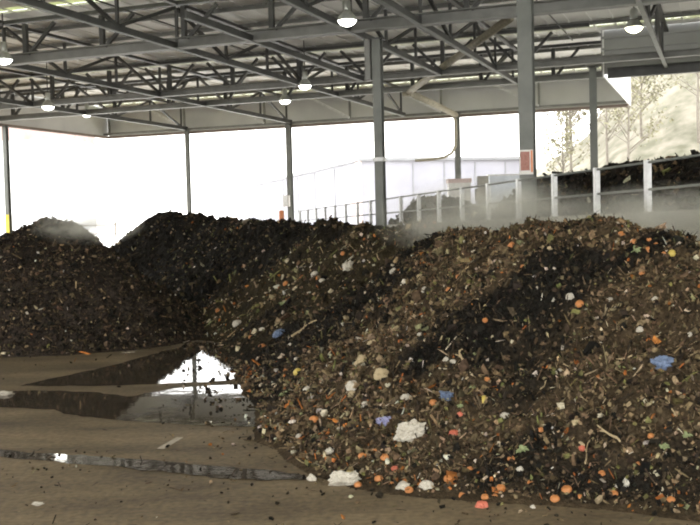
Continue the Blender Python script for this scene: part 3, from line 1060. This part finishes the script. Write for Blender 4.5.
X, Y = np.meshgrid(HX, HY)
Z = hill_h(X, Y)
idx = np.arange(X.size).reshape(X.shape)
me = bpy.data.meshes.new('hillside')
me.from_pydata(np.stack([X.ravel(), Y.ravel(), Z.ravel() - .05], -1).tolist(), [], np.stack([idx[:-1, :-1], idx[:-1, 1:], idx[1:, 1:], idx[1:, :-1]], -1).reshape(-1, 4).tolist())
me.polygons.foreach_set('use_smooth', [True] * len(me.polygons)); me.materials.append(HILLM)
o = bpy.data.objects.new('hillside', me); COL.objects.link(o); structure(o)


def make_tree(seed, hgt):
    rnd = random.Random(seed)
    tr_, lv = MB(), MB()
    tr_.tube([(0, 0, -.3), (.1, 0, hgt * .35), (.05, .1, hgt * .7), (.1, 0, hgt)], .16, 7, .25)
    for k in range(22):
        z = hgt * rnd.uniform(.3, .95); an = rnd.uniform(0, 6.28); L = (hgt - z) * .45 + hgt * .12
        p1 = np.array([math.cos(an) * L * .6, math.sin(an) * L * .6, z + L * .45]); p2 = np.array([math.cos(an + .3) * L, math.sin(an + .3) * L, z + L])
        tr_.tube([(0.05, 0, z), p1, p2], .05, 5, .3)
        for j in range(26):
            c_ = p1 + (p2 - p1) * rnd.uniform(-.4, 1.2) + np.array([rnd.gauss(0, .35) for _ in range(3)])
            u = np.array([rnd.gauss(0, 1) for _ in range(3)]); u /= np.linalg.norm(u)
            w = np.cross(u, [rnd.gauss(0, 1) for _ in range(3)]); w /= np.linalg.norm(w)
            sz = rnd.uniform(.10, .24)
            i = len(lv.v)
            lv.v += [tuple(c_ - u * sz), tuple(c_ + w * sz * .5), tuple(c_ + u * sz), tuple(c_ - w * sz * .5)]
            lv.f.append((i, i + 1, i + 2, i + 3))
    return tr_, lv


protos = []
rnd = random.Random(4)
spots = []
for k in range(900):
    px = rnd.uniform(560, 770); D = rnd.uniform(94, 160)
    x = (px - 350) / 1000 * D
    if len(spots) < 30 and all(math.hypot(x - b_[1], D - b_[2]) > 5.5 for b_ in spots): spots.append((px, x, D))
spots.sort()
for k, (px, x, D) in enumerate(spots):
    z = float(hill_h(np.array([x]), np.array([D]))[0])
    if k < 4:
        tm, lm = make_tree(30 + k, 7 + k * .8)
        root = thing('hillside_tree', (0, 0, 0), '', 'tree')
        root['label'] = 'x'
        a = tm.build('trunk', BARK, root); b_ = lm.build('foliage', LEAF, root)
        protos.append((a.data, b_.data))
        root.location = (x, D, z)
    else:
        root = thing('hillside_tree', (x, D, z), 'x', 'tree')
        for nm, dt in zip(('trunk', 'foliage'), protos[k % 4]):
            c_ = bpy.data.objects.new(nm, dt); COL.objects.link(c_); c_.parent = root
    root.rotation_euler = (0, 0, rnd.uniform(0, 6.28))
    root['label'] = 'pale thin leaved tree on the sunlit hillside at the far right'
    root['group'] = 'trees on the hillside'

# ------------------------------------------------------------------ individual pieces in the heaps
HEAPS = [RIGHT, MID, LEFT]


def lump_mesh(name, seed, flat, rough, sub=3, dent=False):
    import bmesh
    bm = bmesh.new()
    bmesh.ops.create_icosphere(bm, subdivisions=sub, radius=1)
    for v in bm.verts:
        d = v.co.normalized()
        n = mnoise.fractal(d * 1.6 + Vector((seed * 3.1, 0, 0)), .8, 2.0, 4)
        v.co = d * (1 + rough * n)
        if dent: v.co.z -= .45 * math.exp(-((d.x ** 2 + d.y ** 2) * 5)) * (1 if d.z > 0 else 0)
        v.co.z *= flat
    me = bpy.data.meshes.new(name)
    bm.to_mesh(me); bm.free()
    me.polygons.foreach_set('use_smooth', [rough < .25] * len(me.polygons))
    return me


def peel_mesh(name, seed):
    rnd = random.Random(seed)
    mb = MB(); nu, nv = 10, 4
    arc = rnd.uniform(1.6, 2.6)
    for th_ in (1.0, .88):
        for i in range(nu + 1):
            u = (i / nu - .5) * arc
            for j in range(nv + 1):
                w = (j / nv - .5) * (1 - .7 * abs(i / nu - .5) * 2) * 1.0
                mb.v.append((math.sin(u) * th_, w, math.cos(u) * th_ - .5 + .1 * w * w))
    n1 = (nu + 1) * (nv + 1)
    for i in range(nu):
        for j in range(nv):
            a0 = i * (nv + 1) + j
            mb.f.append((a0, a0 + 1, a0 + nv + 2, a0 + nv + 1))
            mb.f.append((n1 + a0, n1 + a0 + nv + 1, n1 + a0 + nv + 2, n1 + a0 + 1))
    for i in range(nu):
        for j in (0, nv):
            a0 = i * (nv + 1) + j; q = (a0, a0 + nv + 1, n1 + a0 + nv + 1, n1 + a0)
            mb.f.append(q if j == 0 else q[::-1])
    for i in (0, nu):
        for j in range(nv):
            a0 = i * (nv + 1) + j; q = (a0, n1 + a0, n1 + a0 + 1, a0 + 1)
            mb.f.append(q if i == 0 else q[::-1])
    me = bpy.data.meshes.new(name); me.from_pydata(mb.v, [], mb.f); me.update()
    me.polygons.foreach_set('use_smooth', [True] * len(me.polygons))
    return me


def leaf_clump_mesh(name, seed, n=14):
    rnd = random.Random(seed); mb = MB()
    for k in range(n):
        an = rnd.uniform(0, 6.28); el = rnd.uniform(.0, .9); L = rnd.uniform(.7, 1.3); w = rnd.uniform(.22, .4)
        d = np.array([math.cos(an), math.sin(an), 0]); sd = np.array([-math.sin(an), math.cos(an), 0])
        rows = []
        for i in range(5):
            f = i / 4
            c_ = d * L * f + np.array([0, 0, math.sin(el) * L * f * (1.2 - f) + .1])
            ww = w * math.sin(math.pi * min(.98, f * .85 + .12))
            for sgn in (-1, 0, 1):
                mb.v.append(tuple(c_ + sd * ww * sgn + np.array([0, 0, .08 * abs(sgn) + rnd.gauss(0, .03)])))
            rows.append(len(mb.v) - 3)
        for i in range(4):
            a0, b0 = rows[i], rows[i + 1]
            mb.f += [(a0, a0 + 1, b0 + 1, b0), (a0 + 1, a0 + 2, b0 + 2, b0 + 1)]
    me = bpy.data.meshes.new(name); me.from_pydata(mb.v, [], mb.f); me.update()
    return me


def stick_mesh(name, seed):
    rnd = random.Random(seed); mb = MB()
    pts = [np.array([(i / 6 - .5) * 2, .18 * math.sin(i * .9 + seed), .08 * math.cos(i * 1.3)]) for i in range(7)]
    mb.tube(pts, .085, 7, .5)
    mb.tube([pts[3], pts[3] + np.array([.2, .2, .1]), pts[3] + np.array([.35, .45, .12])], .045, 5, .5)
    me = bpy.data.meshes.new(name); me.from_pydata(mb.v, [], mb.f); me.update()
    return me


KINDS = {
    'fruit': [lump_mesh('orange_fruit', i, .85, .12, 3, i % 2 == 0) for i in range(4)],
    'peel': [peel_mesh('orange_peel', i) for i in range(3)],
    'lump': [lump_mesh('pale_lump', 10 + i, .6, .35, 3) for i in range(4)],
    'bag': [lump_mesh('crumpled_bag', 30 + i, .6, .5, 4) for i in range(4)],
    'leaf': [leaf_clump_mesh('leaf_clump', 50 + i) for i in range(3)],
    'stick': [stick_mesh('stick', 60 + i) for i in range(3)],
}
MATS = {}


def with_mat(me, m):
    key = (me.name, m.name)
    if key not in MATS:
        c_ = me.copy(); c_.materials.clear(); c_.materials.append(m); MATS[key] = c_
    return MATS[key]


def place(name, kind, px, py, size, mat, label, cat, group=None, aspect=1.0, ang=None, sink=.25):
    """size: apparent width in photo pixels"""
    r_ = pix_to_heaps(px, py, HEAPS)
    if r_ is None:
        return None
    q, nn = r_
    sz = size * q[1] / F / 2
    me = with_mat(KINDS[kind][random.randrange(len(KINDS[kind]))], mat)
    o = bpy.data.objects.new(name, me); COL.objects.link(o)
    nv = Vector(nn)
    base = nv.to_track_quat('Z', 'Y')
    if ang is None: ang = random.uniform(0, 6.28)
    # 'ang' is measured so that 0 lies along the photo's horizontal
    xa = Vector((1, 0, 0)); xa -= nv * xa.dot(nv); xa.normalize()
    ya = nv.cross(xa)
    R = Matrix((xa * math.cos(ang) + ya * math.sin(ang), -xa * math.sin(ang) + ya * math.cos(ang), nv)).transposed()
    hgt = sz * (1 if kind != 'stick' else .3)
    o.matrix_world = Matrix.Translation(Vector(q) + nv * hgt * sink) @ R.to_4x4() @ Matrix.Diagonal((sz, sz * aspect, sz, 1))
    return tag(o, label, cat, group)


fruit = [(512, 246, 8), (458, 277, 6), (449, 290, 6), (600, 222, 6), (621, 235, 7), (634, 243, 7), (648, 250, 8), (649, 240, 5), (656, 245, 5), (664, 254, 6),
         (642, 274, 6), (580, 305, 9), (485, 321, 6), (413, 382, 7), (433, 404, 9), (487, 380, 6), (314, 421, 10), (385, 459, 9), (379, 480, 9), (392, 485, 8),
         (409, 491, 9), (448, 480, 9), (462, 496, 9), (485, 498, 8), (495, 497, 8), (501, 489, 9), (511, 460, 8), (651, 437, 7), (638, 464, 6), (567, 491, 11),
         (555, 500, 10), (580, 498, 9), (614, 495, 9), (671, 501, 9), (541, 431, 7), (350, 453, 9), (362, 457, 8), (349, 471, 7), (286, 371, 7), (262, 347, 7),
         (251, 338, 7), (286, 284, 6), (218, 311, 5), (343, 254, 5), (598, 378, 8), (523, 267, 6), (470, 470, 7), (530, 484, 9), (602, 474, 7), (375, 452, 8), (358, 486, 8)]
fruit.sort()
n_or = len(fruit)


def where(px, py):
    if py > 445: return 'at the foot of the big heap'
    if px < 345 and py < 420: return 'on the dark ridge'
    if py < 262: return 'by the crest of the big heap'
    return 'on the slope of the big heap'


def place_all(lst, name, kinds, mat, noun, cat, group, **kw):
    zones_ = {}
    for it in lst: zones_.setdefault(where(it[0], it[1]), []).append(it)
    for z, its in zones_.items():
        for i, it in enumerate(sorted(its)):
            place(name, kinds[i % len(kinds)], it[0], it[1], it[2], mat,
                  '%s %s from the left %s' % (ORD[i], noun, z), cat, group,
                  it[3] if len(it) > 3 else 1.0, it[4] if len(it) > 4 else None, **kw)


place_all(fruit, 'orange_fruit', ['fruit', 'peel', 'fruit'], ORANGE_F, 'orange fruit scrap', 'fruit', 'orange fruit scraps in the heaps')
red = [(482, 507, 12), (454, 435, 11), (395, 470, 8), (582, 449, 7), (460, 415, 6), (415, 428, 7)]
place_all(red, 'red_vegetable', ['fruit', 'lump'], RED_F, 'dull red vegetable scrap', 'vegetable', 'red vegetable scraps')
pale = [(405, 399, 12), (505, 417, 10), (307, 391, 9), (352, 387, 13), (403, 488, 14), (426, 487, 14), (312, 480, 11), (315, 275, 8), (322, 281, 6), (237, 324, 9),
        (262, 330, 6), (393, 272, 7), (425, 290, 7), (570, 297, 8), (552, 300, 6), (664, 455, 7), (446, 360, 6), (453, 362, 6), (296, 360, 6), (330, 365, 7), (380, 300, 6),
        (358, 340, 6), (340, 430, 7), (420, 335, 6), (560, 372, 7), (600, 345, 6), (640, 330, 7), (690, 335, 6), (610, 300, 6), (655, 300, 7), (676, 280, 6), (365, 405, 8), (330, 452, 9),
        (299, 437, 7), (520, 470, 7), (533, 508, 6), (618, 487, 7)]
place_all(pale, 'pale_scrap', ['lump'], PLAST_W, 'pale food lump', 'scrap', 'pale scraps in the heaps')
tan_ = [(382, 376, 16), (345, 320, 9), (372, 345, 10), (352, 395, 9), (420, 278, 8), (395, 330, 9), (362, 362, 14)]
TAN_M = mat_noise('straw_tan', (.26, .20, .11), (.42, .34, .20), 14, .8, 0, .4)
place_all(tan_, 'straw_clump', ['lump', 'bag'], TAN_M, 'tan straw clump', 'straw clump', 'tan clumps in the heaps')
sticks = [(462, 360, 34, 1.2, 1.3), (610, 437, 52, .45, 1.75), (567, 367, 24, .5, 1.6), (672, 408, 34, .5, 1.4), (305, 330, 30, .6, .5), (695, 450, 20, .5, 0), (545, 385, 20, .5, .9), (585, 400, 26, .4, 1.9),
          (475, 300, 18, .5, 1.9), (330, 395, 18, .5, .6), (624, 360, 22, .4, 2.4), (588, 455, 40, .35, 1.2), (440, 470, 24, .4, 1.5), (335, 440, 18, .6, .5), (660, 390, 22, .4, 1.0)]
place_all(sticks, 'stick', ['stick'], STICK_M, 'dry tan stick', 'stick', 'sticks poking from the heaps', sink=.6)
place('crumpled_bag', 'bag', 411, 435, 30, PLAST_W, 'large dirty white crumpled bag low on the big heap front', 'bag', None, .75, .2, .3)
place('crumpled_bag', 'bag', 346, 483, 30, PLAST_W, 'flattened pale bag lying at the left foot of the big heap', 'bag', None, .6, 0, .2)
place('crumpled_bag', 'bag', 349, 267, 11, PLAST_W, 'white scrap of plastic high on the dark ridge near the crest', 'bag', None, 1.4, 0, .3)
place('crumpled_bag', 'bag', 663, 365, 17, PLAST_B, 'bright blue plastic bag on the upper right slope', 'bag', None, 1.2, 1, .4)
place('crumpled_bag', 'bag', 445, 399, 15, PLAST_B, 'blue plastic scrap above the large white bag', 'bag', None, 1.2, 1.2, .3)
place('crumpled_bag', 'bag', 280, 335, 12, PLAST_B, 'blue plastic scrap low on the dark ridge', 'bag', None, 1, 0, .3)
place('crumpled_bag', 'bag', 384, 423, 12, mat_noise('violet_plastic', (.16, .16, .28), (.32, .32, .48), 18, .4), 'greyish violet plastic scrap left of the large white bag', 'bag', None, 1.6, 1, .3)
place('yellow_peel', 'peel', 484, 403, 17, YEL_F, 'long yellow peel hanging on the middle of the big heap', 'peel', None, .5, 1.3, .4)
place('yellow_fruit', 'fruit', 672, 254, 8, YEL_F, 'bright yellow fruit near the right end of the crest', 'fruit')
place('yellow_fruit', 'fruit', 298, 373, 9, YEL_F, 'yellow green fruit low on the dark ridge near the puddle', 'fruit')
place('yellow_fruit', 'fruit', 349, 473, 8, YEL_F, 'yellow fruit scrap just above the flattened pale bag', 'fruit')
place('leafy_scrap', 'leaf', 523, 452, 13, GREEN_L, 'pale green cabbage leaves low on the big heap front', 'leaves')
place('leafy_scrap', 'leaf', 284, 305, 9, GREEN_L, 'green leafy tuft in the middle of the dark ridge', 'leaves')
place('leafy_scrap', 'leaf', 636, 251, 10, GREEN_L, 'light green leaves just below the crest at right', 'leaves')
place('leafy_scrap', 'leaf', 474, 388, 8, GREEN_L, 'small green leaves above the long yellow peel', 'leaves')
place('leafy_scrap', 'leaf', 460, 407, 7, GREEN_L, 'green sprig right of the blue scrap', 'leaves')
place('leafy_scrap', 'leaf', 664, 448, 11, GREEN_L, 'pale green leaf on the lower right slope', 'leaves')
place('leafy_scrap', 'leaf', 286, 396, 13, GREEN_L, 'olive leaf piece at the edge of the puddle', 'leaves', None, .7)
place('leafy_scrap', 'leaf', 687, 437, 10, GREEN_L, 'whitish green leaf near the right edge of the photo', 'leaves')
# pale scraps and a painted light streak on the floor
q = atz(55, 456, 0)
for (px, py, sz_, lb) in ((6, 395, .11, 'pinkish pale scrap at the left end of the long puddle'), (38, 505, .05, 'small pale scrap on the dirt nearest the left corner')):
    q = atz(px, py, 0)
    o = bpy.data.objects.new('paper_scrap', with_mat(KINDS['bag'][0], PLAST_W)); COL.objects.link(o)
    o.location = (q[0], q[1], sz_ * .25); o.scale = (sz_, sz_ * .7, sz_ * .5)
    tag(o, lb, 'scrap')
mb = MB()
g0, g1 = atz(161, 449, 0), atz(180, 438, 0)
mb.bar(g0 + (0, 0, .006), g1 + (0, 0, .006), .09, .006)  # thin pale bar stands in for light reflected off the floor
o = mb.build('light_streak', mat_noise('painted_streak', (.30, .26, .20), (.42, .37, .29), 8, .8), None, origin=g0)
tag(o, 'short painted light slat on the dirt in front of the long puddle', 'streak')


# ------------------------------------------------------------------ steam
def steam(loc, rad, dens, ns, label, rot=0):
    import bmesh
    bm = bmesh.new(); bmesh.ops.create_icosphere(bm, subdivisions=3, radius=1)
    me = bpy.data.meshes.new('steam'); bm.to_mesh(me); bm.free()
    me.materials.append(steam_mat('steam_' + str(ns), dens, ns))
    o = bpy.data.objects.new('steam', me); COL.objects.link(o)
    o.location = loc; o.scale = rad; o.rotation_euler = (0, 0, rot)
    tag(o, label, 'steam'); o['kind'] = 'stuff'


steam((5.3, 17.0, 2.2), (2.2, 2.4, 1.0), 1.3, 1.8, 'white steam drifting over the crest at the right edge', .4)
steam((2.6, 19.0, 2.6), (2.4, 1.8, .9), 1.15, 2.2, 'pale steam rising behind the crest in front of the railing', -.4)
steam((-6.2, 23.6, 2.62), (1.5, 1.0, .5), 2.2, 1.5, 'wisp of steam on the top of the left conical heap', -.2)

# ------------------------------------------------------------------ light
w = bpy.data.worlds.new('overcast_sky')
scene.world = w
w.use_nodes = True
nt = w.node_tree
bg = nt.nodes['Background']
tc = nt.nodes.new('ShaderNodeTexCoord')
sx_ = nt.nodes.new('ShaderNodeSeparateXYZ')
nt.links.new(tc.outputs['Generated'], sx_.inputs[0])
r = nt.nodes.new('ShaderNodeValToRGB')
r.color_ramp.elements[0].position = 0; r.color_ramp.elements[0].color = (1.0, .985, .94, 1)
r.color_ramp.elements[1].position = .8; r.color_ramp.elements[1].color = (.95, .98, 1, 1)
nt.links.new(sx_.outputs['Z'], r.inputs[0])
nt.links.new(r.outputs[0], bg.inputs['Color'])
bg.inputs['Strength'].default_value = 3.2
sun = bpy.data.lights.new('sun', 'SUN'); sun.energy = 5.0; sun.angle = math.radians(25); sun.color = (1, .96, .88)
so = bpy.data.objects.new('sun', sun); COL.objects.link(so)
so.rotation_euler = (math.radians(48), 0, math.radians(200))

scene.view_settings.view_transform = 'Standard'
scene.view_settings.look = 'None'
scene.view_settings.exposure = .7
scene.view_settings.gamma = 1
scene.cycles.use_denoising = True
scene.cycles.max_bounces = 8
scene.cycles.diffuse_bounces = 4
scene.cycles.volume_bounces = 1
scene.cycles.filter_width = 2.0
